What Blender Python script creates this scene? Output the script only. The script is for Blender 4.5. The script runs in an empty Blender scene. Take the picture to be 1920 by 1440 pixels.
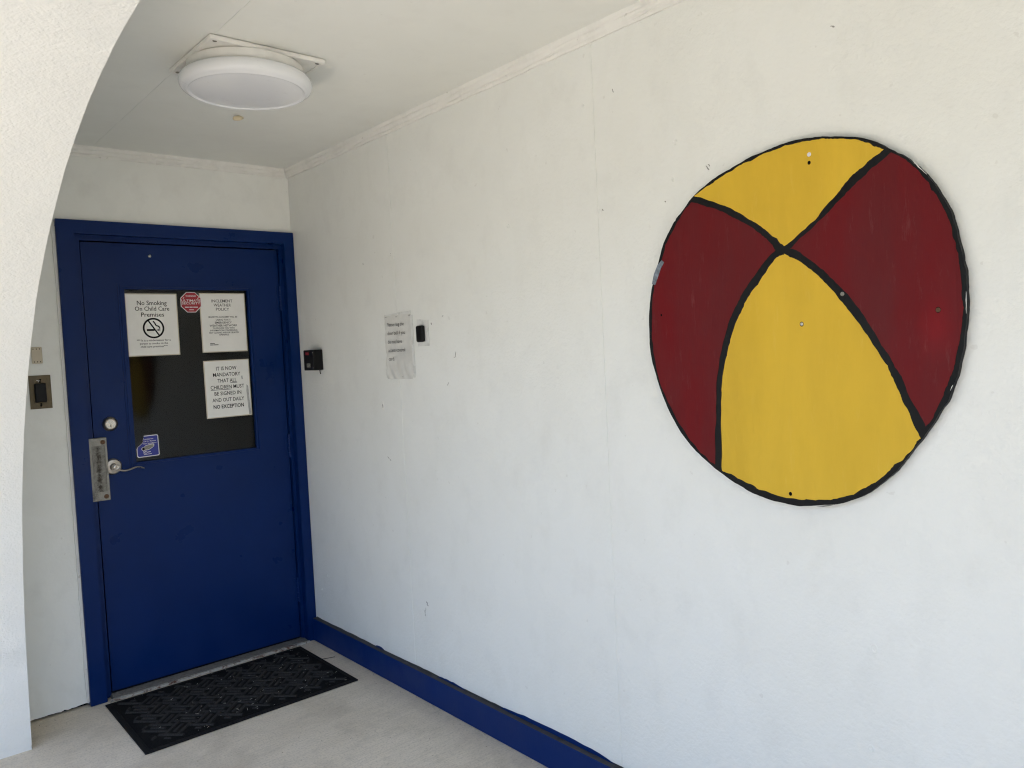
import bpy, bmesh, math, random
from mathutils import Vector, Matrix
random.seed(7)
S = bpy.context.scene
COL = S.collection
R = math.radians

# ------------------------------------------------------------------ camera
cam = bpy.data.cameras.new('camera')
cam.sensor_fit = 'HORIZONTAL'; cam.sensor_width = 36.0
cam.lens = 36.0 * 1477.4 / 1920.0
cam.clip_start = 0.02; cam.clip_end = 2000
co = bpy.data.objects.new('camera', cam); COL.objects.link(co)
yaw, pitch, roll = 0.7062, -0.0462, -0.0484
f = Vector((math.sin(yaw)*math.cos(pitch), math.cos(yaw)*math.cos(pitch), math.sin(pitch)))
r0 = Vector((math.cos(yaw), -math.sin(yaw), 0)); u0 = r0.cross(f)
r = r0*math.cos(roll) + u0*math.sin(roll); u = u0*math.cos(roll) - r0*math.sin(roll)
co.matrix_world = Matrix(((r.x, u.x, -f.x, -1.8183), (r.y, u.y, -f.y, -3.8236), (r.z, u.z, -f.z, 1.4768), (0, 0, 0, 1)))
S.camera = co

# ------------------------------------------------------------------ sky, sun, exposure
SUN_EL, SUN_AZ = R(74), R(75)          # azimuth clockwise from +Y: the sun stands behind the building
w = bpy.data.worlds.new('World'); S.world = w; w.use_nodes = True
nt = w.node_tree
sky = nt.nodes.new('ShaderNodeTexSky'); sky.sky_type = 'NISHITA'; sky.sun_disc = False
sky.sun_elevation = SUN_EL; sky.sun_rotation = SUN_AZ
sky.air_density = 1.0; sky.dust_density = 5.6; sky.ozone_density = 1.0
bg = nt.nodes['Background']; bg.inputs['Strength'].default_value = 0.15
nt.links.new(sky.outputs[0], bg.inputs[0])
sl = bpy.data.lights.new('sun', 'SUN'); sl.energy = 2.2; sl.angle = R(0.55); sl.color = (1.0, 0.97, 0.93)
so = bpy.data.objects.new('sun', sl); COL.objects.link(so)
sd = Vector((math.sin(SUN_AZ)*math.cos(SUN_EL), math.cos(SUN_AZ)*math.cos(SUN_EL), math.sin(SUN_EL)))
so.rotation_euler = sd.to_track_quat('Z', 'Y').to_euler(); so.location = sd*30
S.view_settings.view_transform = 'Standard'; S.view_settings.look = 'None'
S.view_settings.gamma = 1.0; S.view_settings.use_curve_mapping = False
S.view_settings.exposure = 2.08
S.render.engine = 'CYCLES'
S.cycles.max_bounces = 9; S.cycles.diffuse_bounces = 5; S.cycles.transparent_max_bounces = 12
S.cycles.use_denoising = True; S.cycles.denoising_prefilter = 'NONE'
S.cycles.filter_width = 1.15

# ------------------------------------------------------------------ helpers
def link(o, parent=None):
    COL.objects.link(o)
    if parent: o.parent = parent
    return o
def obj(name, bm, mat, parent=None, smooth=False, loc=None):
    bmesh.ops.recalc_face_normals(bm, faces=bm.faces)
    me = bpy.data.meshes.new(name); bm.to_mesh(me); bm.free()
    for m in (mat if isinstance(mat, (list, tuple)) else [mat]): me.materials.append(m)
    if smooth:
        for p in me.polygons: p.use_smooth = True
    o = bpy.data.objects.new(name, me)
    if loc: o.location = loc
    return link(o, parent)
def tag(o, label, cat, group=None, kind=None):
    o['label'] = label; o['category'] = cat
    if group: o['group'] = group
    if kind: o['kind'] = kind
    return o
def empty(name, loc=(0, 0, 0)):
    o = bpy.data.objects.new(name, None); o.location = loc; o.empty_display_size = .05
    o.matrix_basis = Matrix.Translation(loc)
    return link(o)
def part(name, bm, mat, parent, smooth=False):
    # geometry is written in world metres; keep it there under a moved parent
    o = obj(name, bm, mat, parent, smooth)
    l = Vector((0, 0, 0)); p = parent
    while p: l += p.location; p = p.parent
    o.location = -l
    return o
def B(): return bmesh.new()
def box(bm, x0, x1, y0, y1, z0, z1, bev=0, seg=2):
    vs = [bm.verts.new(c) for c in ((x0,y0,z0),(x1,y0,z0),(x1,y1,z0),(x0,y1,z0),(x0,y0,z1),(x1,y0,z1),(x1,y1,z1),(x0,y1,z1))]
    fs = [bm.faces.new([vs[i] for i in q]) for q in ((0,3,2,1),(4,5,6,7),(0,1,5,4),(1,2,6,5),(2,3,7,6),(3,0,4,7))]
    if bev:
        es = list({e for f_ in fs for e in f_.edges})
        bmesh.ops.bevel(bm, geom=es, offset=bev, segments=seg, affect='EDGES', profile=.5)
    return bm
def prism(bm, pts, axis, a, b):
    """polygon pts in the plane across axis, extruded from a to b. axis x: pts=(y,z); y: (x,z); z: (x,y)"""
    def c(p, t):
        return {'x': (t, p[0], p[1]), 'y': (p[0], t, p[1]), 'z': (p[0], p[1], t)}[axis]
    A = [bm.verts.new(c(p, a)) for p in pts]; Bv = [bm.verts.new(c(p, b)) for p in pts]
    fa = bm.faces.new(A); fb = bm.faces.new(Bv[::-1]); n = len(pts); side = []
    for i in range(n): side.append(bm.faces.new((A[i], Bv[i], Bv[(i+1) % n], A[(i+1) % n])))
    return fa, fb, side
def ringbox(bm, xs, zs, y0, y1, sides='LRTB'):
    """rectangular frame xs=(x0,xa,xb,x1), zs=(z0,za,zb,z1) with a hole in the middle, one closed mesh"""
    x0, xa, xb, x1 = xs; z0, za, zb, z1 = zs
    X = [x0, xa, xb, x1]; Z = [z0, za, zb, z1]
    V = {(i, j, k): bm.verts.new((X[i], (y0, y1)[k], Z[j])) for i in range(4) for j in range(4) for k in range(2)}
    for i in range(3):
        for j in range(3):
            if i == 1 and j == 1: continue
            for k in range(2): bm.faces.new([V[q] for q in ((i,j,k),(i+1,j,k),(i+1,j+1,k),(i,j+1,k))])
    for i in range(3):
        for j in (0, 3): bm.faces.new([V[q] for q in ((i,j,0),(i+1,j,0),(i+1,j,1),(i,j,1))])
        for j in (0, 3): bm.faces.new([V[q] for q in ((j,i,0),(j,i+1,0),(j,i+1,1),(j,i,1))])
    for j in (1, 2):
        bm.faces.new([V[q] for q in ((1,j,0),(2,j,0),(2,j,1),(1,j,1))])
        bm.faces.new([V[q] for q in ((j,1,0),(j,2,0),(j,2,1),(j,1,1))])
def lathe(bm, prof, n=64, mat=None):
    """prof = [(r, h)], turned round local Z; mat places it"""
    rings = []
    for (rr, h) in prof:
        if rr < 1e-6: rings.append([bm.verts.new((0, 0, h))])
        else: rings.append([bm.verts.new((rr*math.cos(2*math.pi*k/n), rr*math.sin(2*math.pi*k/n), h)) for k in range(n)])
    for a, b in zip(rings, rings[1:]):
        for k in range(n):
            k2 = (k+1) % n
            q = ([a[0]] if len(a) == 1 else [a[k], a[k2]]) + ([b[0]] if len(b) == 1 else [b[k2], b[k]])
            if len(q) >= 3: bm.faces.new(q)
    if mat is not None:
        bmesh.ops.transform(bm, matrix=mat, verts=[v for g in rings for v in g])
    return bm
def tube(bm, pts, rad, n=8, flat=1.0):
    pts = [Vector(p) for p in pts]; rings = []
    for i, p in enumerate(pts):
        t = (pts[min(i+1, len(pts)-1)] - pts[max(i-1, 0)]).normalized()
        a = t.cross(Vector((0, 0, 1)));  a = a.normalized() if a.length > 1e-4 else Vector((1, 0, 0))
        b = t.cross(a)
        rr = rad[i] if isinstance(rad, (list, tuple)) else rad
        rings.append([bm.verts.new(p + a*math.cos(2*math.pi*k/n)*rr*flat + b*math.sin(2*math.pi*k/n)*rr) for k in range(n)])
    for A, C in zip(rings, rings[1:]):
        for k in range(n): bm.faces.new((A[k], A[(k+1) % n], C[(k+1) % n], C[k]))
    bm.faces.new(rings[0][::-1]); bm.faces.new(rings[-1])
def catmull(P, n=6, closed=False):
    out = []; N = len(P)
    rng = range(N) if closed else range(N-1)
    for i in rng:
        g = (lambda k: P[k % N]) if closed else (lambda k: P[max(0, min(N-1, k))])
        p0, p1, p2, p3 = g(i-1), g(i), g(i+1), g(i+2)
        for s in range(n):
            t = s/n
            out.append(tuple(.5*((2*p1[d]) + (-p0[d]+p2[d])*t + (2*p0[d]-5*p1[d]+4*p2[d]-p3[d])*t*t + (-p0[d]+3*p1[d]-3*p2[d]+p3[d])*t**3) for d in range(2)))
    if not closed: out.append(tuple(P[-1]))
    return out
# text on a plane: Blender's own font, turned into mesh, fitted to a width and a cap height
DG = None
def text_bm(bm, body, width, height, place, align='C', bold=0.0):
    """place(px, py) -> world point; px, py in metres from the line's centre (or left end) and baseline"""
    cu = bpy.data.curves.new('lettering', 'FONT'); cu.body = body; cu.size = 1; cu.resolution_u = 2; cu.offset = bold
    o = bpy.data.objects.new('lettering', cu); COL.objects.link(o)
    me = bpy.data.meshes.new_from_object(o.evaluated_get(bpy.context.evaluated_depsgraph_get()))
    COL.objects.unlink(o); bpy.data.objects.remove(o); bpy.data.curves.remove(cu)
    xs = [v.co.x for v in me.vertices]
    x0, x1 = min(xs), max(xs); sx = width/(x1-x0); sy = height/0.729
    off = (x0+x1)/2 if align == 'C' else x0
    vs = [bm.verts.new(place((v.co.x-off)*sx, v.co.y*sy)) for v in me.vertices]
    for p in me.polygons:
        try: bm.faces.new([vs[i] for i in p.vertices])
        except ValueError: pass
    bpy.data.meshes.remove(me)
def flat(bm, pts):
    try: bm.faces.new([bm.verts.new(p) for p in pts])
    except ValueError: pass

# ------------------------------------------------------------------ materials
def mat(name, base, rough=.6, metal=0, spec=.5):
    m = bpy.data.materials.new(name); m.use_nodes = True
    b = m.node_tree.nodes['Principled BSDF']
    b.inputs['Base Color'].default_value = (*base, 1); b.inputs['Roughness'].default_value = rough
    b.inputs['Metallic'].default_value = metal; b.inputs['Specular IOR Level'].default_value = spec
    return m, m.node_tree, b
def N(nt, kind, **kw):
    n = nt.nodes.new('ShaderNode'+kind)
    for k, v in kw.items():
        if k in n.inputs: n.inputs[k].default_value = v
        else: setattr(n, k, v)
    return n
def coords(nt, scale=(1, 1, 1), rot=(0, 0, 0)):
    tc = N(nt, 'TexCoord'); mp = N(nt, 'Mapping'); mp.inputs['Scale'].default_value = scale; mp.inputs['Rotation'].default_value = rot
    g = N(nt, 'NewGeometry'); nt.links.new(g.outputs['Position'], mp.inputs[0])
    nt.nodes.remove(tc)
    return mp.outputs[0]
def noise(nt, vec, scale, detail=4, rough=.55, dist=0):
    n = N(nt, 'TexNoise'); n.inputs['Scale'].default_value = scale; n.inputs['Detail'].default_value = detail
    n.inputs['Roughness'].default_value = rough; n.inputs['Distortion'].default_value = dist
    nt.links.new(vec, n.inputs['Vector']); return n.outputs['Fac']
def ramp(nt, fac, stops):
    rn = N(nt, 'ValToRGB'); cr = rn.color_ramp
    while len(cr.elements) < len(stops): cr.elements.new(.5)
    for e, (p, c) in zip(cr.elements, stops):
        e.position = p; e.color = (*c, 1) if isinstance(c, tuple) else (c, c, c, 1)
    nt.links.new(fac, rn.inputs[0]); return rn.outputs[0]
def mixc(nt, fac, a, b, mode='MIX'):
    m = N(nt, 'Mix', data_type='RGBA', blend_type=mode)
    for i, v in ((0, fac), (6, a), (7, b)):
        if hasattr(v, 'links'): nt.links.new(v, m.inputs[i])
        else: m.inputs[i].default_value = v if i == 0 else (*v, 1)
    return m.outputs[2]
def bump(nt, h, dist, strength, prev=None):
    b = N(nt, 'Bump'); b.inputs['Distance'].default_value = dist; b.inputs['Strength'].default_value = strength
    nt.links.new(h, b.inputs['Height'])
    if prev: nt.links.new(prev, b.inputs['Normal'])
    return b.outputs[0]

def hsum(nt, *terms):
    """sum of (height, metres) pairs, fed to ONE bump node (cheaper than a chain)"""
    acc = None
    for h, k in terms:
        m = N(nt, 'Math', operation='MULTIPLY_ADD'); nt.links.new(h, m.inputs[0]); m.inputs[1].default_value = k
        if acc: nt.links.new(acc, m.inputs[2])
        else: m.inputs[2].default_value = 0
        acc = m.outputs[0]
    return bump(nt, acc, 1.0, 1.0)
def wall_paint(name, base, peel=.5, peel_scale=190, dirt=.5, rough=.5):
    m, nt, b = mat(name, base, rough)
    v = coords(nt); vs = coords(nt, (1, 1, .7))
    big = noise(nt, v, 1.7, 3, .6); mid = noise(nt, vs, 9, 4, .65)
    c = mixc(nt, ramp(nt, big, [(.3, 0.), (.75, 1.)]), base, tuple(k*s for k, s in zip(base, (.965, .96, .945))))
    sm = ramp(nt, mid, [(.52, 0.), (.78, dirt*.30)])
    c = mixc(nt, sm, c, (.42, .405, .365))
    pat = ramp(nt, noise(nt, coords(nt, (1, 1, .8)), 3.6, 2, .45, 1.4), [(.50, 0.), (.53, dirt*.07), (.68, dirt*.11)])
    c = mixc(nt, pat, c, (.50, .49, .45))
    sp = ramp(nt, noise(nt, v, 34, 2, .5), [(.725, 0.), (.755, dirt*.40)])
    c = mixc(nt, sp, c, (.35, .32, .27))
    nt.links.new(c, b.inputs['Base Color'])
    nt.links.new(hsum(nt, (noise(nt, v, peel_scale*.55, 2, .6), .0028*peel), (noise(nt, v, 22, 2, .6), .0024*peel), (noise(nt, v, 2.2, 1), .003)), b.inputs['Normal'])
    return m
M = {}
M['wall'] = wall_paint('white_wall_paint', (.79, .797, .762), .62, 150, .36)
M['backwall'] = wall_paint('white_end_wall_paint', (.825, .83, .79), .25, 150, .55)
M['ceiling'] = wall_paint('white_ceiling_paint', (.815, .822, .775), .06, 90, .25, .6)
M['trim'] = wall_paint('white_trim_paint', (.81, .80, .76), .35, 60, .8, .45)
def stucco():
    m, nt, b = mat('white_stucco_paint', (.81, .815, .79), .55)
    v = coords(nt); big = noise(nt, v, 3.1, 2)
    c = mixc(nt, ramp(nt, big, [(.3, 0.), (.8, 1.)]), (.815, .825, .795), (.785, .795, .765))
    nt.links.new(c, b.inputs['Base Color'])
    a = noise(nt, v, 85, 1, .5, .3); d = noise(nt, v, 170, 1, .5)
    nt.links.new(hsum(nt, (ramp(nt, a, [(.36, 0.), (.66, 1.)]), .0005), (d, .0007), (noise(nt, v, 12, 2), .0035)), b.inputs['Normal'])
    return m
M['stucco'] = stucco()
def blue(name, base, rough=.36):
    m, nt, b = mat(name, base, rough, 0, .18)
    v = coords(nt); vz = coords(nt, (1, 1, .12))
    c = mixc(nt, ramp(nt, noise(nt, v, 3, 4), [(.3, 0.), (.75, 1.)]), base, tuple(k*1.2 for k in base))
    c = mixc(nt, ramp(nt, noise(nt, v, 45, 5, .7), [(.70, 0.), (.78, .35)]), c, (.03, .045, .11))
    c = mixc(nt, ramp(nt, noise(nt, coords(nt, (1.6, 1, .5), (0, R(22), 0)), 17, 6, .75, .5), [(.66, 0.), (.74, .30)]), c, (.020, .036, .105))
    nt.links.new(c, b.inputs['Base Color'])
    nt.links.new(ramp(nt, noise(nt, v, 6, 5), [(.3, rough-.12), (.75, rough+.20)]), b.inputs['Roughness'])
    nt.links.new(hsum(nt, (noise(nt, vz, 210, 1), .0002), (noise(nt, v, 9, 1), .0008)), b.inputs['Normal'])
    return m
M['blue'] = blue('navy_door_paint', (.0005, .0152, .088))
M['blue_base'] = blue('navy_baseboard_paint', (.0005, .0165, .098), .42)
def simple(name, base, rough=.5, metal=0, var=.15, scale=30, bmp=0., spec=.5):
    m, nt, b = mat(name, base, rough, metal, spec)
    v = coords(nt); n = noise(nt, v, scale, 5, .6)
    c = mixc(nt, ramp(nt, n, [(.3, 0.), (.75, 1.)]), tuple(k*(1-var) for k in base), tuple(min(1, k*(1+var)) for k in base))
    nt.links.new(c, b.inputs['Base Color'])
    nt.links.new(ramp(nt, n, [(.3, max(.05, rough-.08)), (.7, min(1, rough+.1))]), b.inputs['Roughness'])
    if bmp: nt.links.new(bump(nt, noise(nt, v, scale*4, 3), .001, bmp), b.inputs['Normal'])
    return m
M['grime'] = simple('dark_grime', (.035, .034, .038), .8, var=.5, scale=25, bmp=.4)
M['black'] = simple('black_plastic', (.004, .004, .0045), .45, var=.3, spec=.2)
M['void'] = simple('dark_gap', (.004, .004, .0045), .9, spec=.1)
M['nickel'] = simple('satin_nickel', (.42, .38, .33), .32, 1, .12, 60)
M['nickel_bright'] = simple('bright_nickel', (.52, .49, .44), .25, 1, .1, 60)
M['paper'] = simple('white_paper', (.80, .79, .75), .75, var=.04, scale=14)
M['paper_edge'] = simple('aged_laminate_edge', (.60, .55, .43), .5, var=.1, scale=20)
M['ink'] = simple('printed_ink', (.010, .010, .010), .8, var=.2, spec=.1)
M['ink_pale'] = simple('faded_printed_ink', (.27, .265, .25), .7, var=.45, scale=70)
M['ink_wall'] = simple('grey_printed_ink', (.11, .11, .11), .7, var=.5, scale=60, spec=.2)
M['smear'] = simple('blue_grey_smear', (.16, .19, .23), .6, var=.6, scale=70)
M['tape'] = simple('grey_tape_scuff', (.40, .40, .38), .5, var=.3, scale=60)
M['red_sticker'] = simple('red_sticker_vinyl', (.33, .013, .025), .35, var=.1)
M['white_sticker'] = simple('white_sticker_vinyl', (.72, .70, .70), .4, var=.05)
M['blue_sticker'] = simple('blue_sticker_vinyl', (.012, .022, .24), .35, var=.1)
M['sticker_grey'] = simple('printed_grey', (.20, .20, .17), .5, var=.6, scale=160)
M['red_label'] = simple('dull_red_label', (.20, .006, .012), .5)
M['cream'] = simple('cream_plastic', (.55, .48, .36), .45, var=.08)
M['lint'] = simple('pale_lint', (.42, .40, .34), .9)
M['leaf'] = simple('dry_leaf_litter', (.045, .035, .025), .9, var=.4)
M['pale_plastic'] = simple('pale_grey_plastic_sheet', (.68, .685, .66), .3, var=.06)
M['putty'] = simple('yellowed_caulk', (.72, .62, .42), .5)
def worn_metal(name, base, rust, rough=.42, amt=.5):
    m, nt, b = mat(name, base, rough, .85)
    v = coords(nt, (1, 1, .45)); n = noise(nt, v, 26, 7, .7, .8); n2 = noise(nt, v, 90, 5, .7)
    c = mixc(nt, ramp(nt, n2, [(.3, 0.), (.7, 1.)]), tuple(k*.55 for k in base), base)
    k = ramp(nt, n, [(.52, 0.), (.68, amt)])
    c = mixc(nt, k, c, rust)
    nt.links.new(c, b.inputs['Base Color'])
    nt.links.new(ramp(nt, n, [(.4, .85), (.7, .25)]), b.inputs['Metallic'])
    nt.links.new(ramp(nt, n2, [(.3, rough-.1), (.7, rough+.25)]), b.inputs['Roughness'])
    nt.links.new(bump(nt, n, .002, .5), b.inputs['Normal'])
    return m
M['zinc'] = worn_metal('worn_zinc_plate', (.34, .33, .29), (.06, .045, .028), .42, .7)
M['rust'] = worn_metal('rusty_screw', (.20, .12, .07), (.09, .035, .015), .6, .9)
M['bronze'] = worn_metal('dull_bronze_plate', (.18, .145, .09), (.07, .05, .03), .5, .7)
M['alu'] = worn_metal('dirty_aluminium', (.25, .24, .22), (.10, .06, .04), .5, .6)
def glass():
    m = bpy.data.materials.new('door_glass'); m.use_nodes = True; nt = m.node_tree; nt.nodes.clear()
    o = N(nt, 'OutputMaterial'); t = N(nt, 'BsdfTransparent'); g = N(nt, 'BsdfGlossy'); mx = N(nt, 'MixShader'); fr = N(nt, 'Fresnel')
    t.inputs[0].default_value = (.985, .99, .98, 1); g.inputs['Roughness'].default_value = .07; fr.inputs[0].default_value = 1.30
    nt.links.new(fr.outputs[0], mx.inputs[0]); nt.links.new(t.outputs[0], mx.inputs[1]); nt.links.new(g.outputs[0], mx.inputs[2])
    nt.links.new(mx.outputs[0], o.inputs[0]); return m
M['glass'] = glass()
def diffuser():
    m, nt, b = mat('white_acrylic_diffuser', (.77, .78, .79), .2)
    v = coords(nt)
    k = ramp(nt, noise(nt, coords(nt, (1, 2.2, 1)), 14, 6, .7, .5), [(.62, 0.), (.80, .5)])
    c = mixc(nt, k, (.77, .78, .79), (.40, .39, .39)); nt.links.new(c, b.inputs['Base Color'])
    return m
M['diffuser'] = diffuser()
def board_paint(name, base, alt, sc=1.0, spec=.16, streak=.4, hi=(.2, .2, .2), patch=None):
    m, nt, b = mat(name, base, .55, 0, spec)
    v = coords(nt); vv = coords(nt, (1, 1.6, .35), (R(18), 0, 0))
    c = mixc(nt, ramp(nt, noise(nt, vv, 4.5*sc, 6, .6, .3), [(.35, 0.), (.72, 1.)]), base, alt)
    c = mixc(nt, ramp(nt, noise(nt, coords(nt, (1, 6, 1.1), (R(24), 0, 0)), 7, 6, .75), [(.58, 0.), (.76, streak)]), c, hi)
    c = mixc(nt, ramp(nt, noise(nt, v, 55, 4, .6), [(.74, 0.), (.77, .5)]), c, (.10, .08, .04))
    if patch:      # a touch-up of fresher paint with a feathered edge
        g = N(nt, 'NewGeometry'); mp = N(nt, 'Mapping'); mp.vector_type = 'TEXTURE'
        mp.inputs['Location'].default_value = patch[0]; mp.inputs['Scale'].default_value = patch[1]
        nt.links.new(g.outputs['Position'], mp.inputs[0]); ln = N(nt, 'VectorMath', operation='LENGTH'); nt.links.new(mp.outputs[0], ln.inputs[0])
        c = mixc(nt, ramp(nt, ln.outputs['Value'], [(.2, .30), (1., 0.)]), c, patch[2])
    nt.links.new(c, b.inputs['Base Color'])
    nt.links.new(ramp(nt, noise(nt, v, 9, 4), [(.3, .45), (.7, .62)]), b.inputs['Roughness'])
    nt.links.new(bump(nt, noise(nt, coords(nt, (1, 12, 1.2)), 22, 3), .0008, .5), b.inputs['Normal'])
    return m
M['yellow'] = board_paint('yellow_board_paint', (.66, .425, .038), (.58, .37, .032), streak=.22, hi=(.72, .52, .13))
M['red'] = board_paint('dark_red_board_paint', (.132, .0040, .0065), (.100, .0105, .0120), streak=.34, hi=(.17, .070, .068), patch=((-.0191, -3.128, 1.475), (1., .042, .085), (.26, .004, .010)))
M['blackpaint'] = board_paint('black_board_paint', (.007, .0075, .008), (.012, .013, .014), 1.0, .12, .3, (.022, .023, .024))
def concrete(name, base, grain=1.):
    m, nt, b = mat(name, base, .85)
    v = coords(nt); br = coords(nt, (5.5, 130, 1), (0, 0, R(-28)))
    big = noise(nt, v, 1.6, 4, .65, .4); fine = noise(nt, v, 120, 3, .7); mid = noise(nt, v, 14, 4, .65)
    broom = noise(nt, br, 1.0, 3, .5, .2)
    c = mixc(nt, ramp(nt, big, [(.3, 0.), (.7, 1.)]), base, tuple(k*s for k, s in zip(base, (.84, .82, .78))))
    c = mixc(nt, ramp(nt, mid, [(.54, 0.), (.74, .40)]), c, tuple(k*.6 for k in base))
    c = mixc(nt, ramp(nt, fine, [(.50, 0.), (.68, .50)]), c, tuple(k*.45 for k in base))
    c = mixc(nt, ramp(nt, broom, [(.45, 0.), (.68, .26)]), c, tuple(k*.55 for k in base))
    c = mixc(nt, ramp(nt, noise(nt, v, 3.3, 5, .7, .6), [(.50, 0.), (.72, .45)]), c, tuple(k*s_ for k, s_ in zip(base, (.52, .50, .47))))
    nt.links.new(c, b.inputs['Base Color'])
    nt.links.new(hsum(nt, (broom, .0022*grain), (fine, .0011), (noise(nt, v, 14, 2), .001)), b.inputs['Normal'])
    return m
M['floor'] = concrete('broomed_concrete', (.665, .59, .475))
M['paving'] = concrete('sunlit_concrete', (.41, .40, .365))
def rubber():
    m, nt, b = mat('black_ribbed_carpet', (.010, .010, .011), .9)
    v = coords(nt); n = noise(nt, v, 420, 2, .7)
    c = mixc(nt, ramp(nt, n, [(.4, 0.), (.75, 1.)]), (.004, .004, .0045), (.014, .014, .014))
    c = mixc(nt, ramp(nt, noise(nt, v, 130, 2, .5), [(.74, 0.), (.78, .7)]), c, (.07, .068, .06))
    nt.links.new(c, b.inputs['Base Color'])
    nt.links.new(bump(nt, n, .002, .9), b.inputs['Normal'])
    b.inputs['Specular IOR Level'].default_value = .1
    return m
M['mat'] = rubber()
M['mat_edge'] = simple('black_rubber_edge', (.010, .010, .0095), .7, var=.4, scale=80, bmp=.4, spec=.15)
M['mat_bar'] = simple('black_pile_with_sheen', (.030, .029, .028), .9, var=.5, scale=220, bmp=.8, spec=.1)  # sheen on the ribs put into their colour, paler than the pile
M['room'] = simple('dim_room_paint', (.030, .028, .024), .8)  # the unlit look of the room is put into near-black walls
M['roof'] = simple('grey_roofing', (.20, .19, .18), .9)
M['grassland'] = simple('dry_lawn', (.15, .155, .135), .95, var=.4, scale=3)

# ------------------------------------------------------------------ ground and porch floor
XW = -1.34            # inner face of the arcade wall
XO = -1.72            # its outer face
YE = -4.95             # near end of the porch, out of view, left open to admit light
b = B(); s = 500; flat(b, [(-s, -s, -.16), (s, -s, -.16), (s, s, -.16), (-s, s, -.16)])
g = obj('ground', b, M['grassland']); g['kind'] = 'structure'
b = B(); box(b, -6.2, 8, -9, -5.6, -.30, -.10); box(b, -6.2, -3.1, -5.6, 12, -.30, -.10)  # unseen; extent and tone set for the light bounced into the porch
o = obj('pavement', b, M['paving']); o['kind'] = 'structure'
b = B(); box(b, -3.1, .16, -5.6, .03, -.3, 0, .004)
o = obj('porch_floor', b, M['floor']); o['kind'] = 'structure'

# ------------------------------------------------------------------ side wall of jointed sheets
b = B(); box(b, .0016, .16, YE, .12, -.25, 2.9)
wall = tag(obj('side_wall', b, M['wall']), 'long white painted panel wall carrying the painted round board', 'wall', kind='thing')
joints = [.0, -.958, -2.141, -3.33, -4.55, -4.94]
for a, c in zip(joints, joints[1:]):
    b = B(); box(b, 0, .011, c+.0009, a-.0009, .004, 2.441, .0016)
    part('panel', b, M['wall'], wall)
def moulding(name, pts, to_world, L0, L1, parent):
    """a strip of trim laid along a wall with hand-filled wobble"""
    b = B(); n = 70; rows = []
    for i in range(n+1):
        t = L0 + (L1-L0)*i/n; row = []
        for j, (d, z) in enumerate(pts):
            k = .0 if j in (0, len(pts)-1) else .0011
            row.append(b.verts.new(to_world(t, d+random.gauss(0, k), z+random.gauss(0, k))))
        rows.append(row)
    for A, C in zip(rows, rows[1:]):
        for j in range(len(pts)-1): b.faces.new((A[j], A[j+1], C[j+1], C[j]))
    return part(name, b, M['trim'], parent)
prof = [(-.002, 2.396), (.006, 2.397), (.009, 2.404), (.0085, 2.409), (.012, 2.414), (.015, 2.422), (.0145, 2.426), (.019, 2.431), (.022, 2.442)]
moulding('crown_moulding', prof, lambda t, d, z: (-d, t, z), .0, -4.6, wall)
# baseboard: navy face, grimy top ledge
b = B(); yb0, yb1 = -.027, YE
box(b, -.024, -.0005, yb1, yb0, .002, .119, .002)
base = part('baseboard', b, [M['blue_base'], M['grime']], wall)
for p in base.data.polygons:
    if p.normal.z > .7: p.material_index = 1
b = B(); y = -.03; top = []
while y > -4.6:
    top.append((y, .119 + max(.001, .0035 + random.gauss(0, .0008) + .0018*math.sin(y*3.1) + .0012*math.sin(y*11)))); y -= .03
prism(b, [(-.03, .112)] + top + [(-4.6, .112)], 'x', -.0011, .004)
part('grime_line', b, M['grime'], wall)
b = B()
for y0, y1, h in ((-1.52, -2.12, .020), (-1.12, -1.32, .010), (-.62, -.70, .010)):
    n = 16
    pts = [(y0, .117)] + [(y0+(y1-y0)*i/n, .1185+h*math.sin(math.pi*i/n)**.5*(.75+.25*random.random())) for i in range(1, n)] + [(y1, .117)]
    b = B(); prism(b, pts, 'x', -.0015, .004); part('paint_overrun', b, M['blue_base'], wall)
# nail holes, chips and scuffs
b = B()
for y, z, rr in ((-.712,1.891,.005),(-.937,1.902,.004),(-1.256,1.894,.0035),(-.571,2.015,.003),(-1.713,1.9,.004),(-2.147,1.882,.0035),(-2.095,2.219,.003),(-2.444,2.028,.004),(-2.43,1.926,.003),(-2.965,.723,.006),(-2.951,.476,.005),(-.177,.364,.004),(-.108,.282,.004),(-.551,1.078,.003)):
    b = B(); lathe(b, [(rr*1.7, 0), (rr*1.4, .0016), (rr*.8, .0012), (rr*.6, -.001), (0, -.001)], 10, Matrix.Translation((0, y, z)) @ Matrix.Rotation(R(-90), 4, 'Y') @ Matrix.Diagonal((1.25, 1, 1, 1))); part('filled_nail_hole', b, M['wall'], wall)
def streak(b, y0, z0, y1, z1, w_, x=-.0006, xb=.002):
    d = Vector((y1-y0, z1-z0)); n = Vector((-d.y, d.x)).normalized()*w_/2; pl = []; pr = []
    for i in range(6):
        t = i/5; k = (math.sin(math.pi*(.12+.76*t)))*random.uniform(.5, 1.2); c = Vector((y0, z0)) + d*t + n*random.uniform(-.5, .5)
        pl.append((c.x+n.x*k, c.y+n.y*k)); pr.append((c.x-n.x*k, c.y-n.y*k))
    prism(b, pl+pr[::-1], 'x', x, xb)
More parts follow.
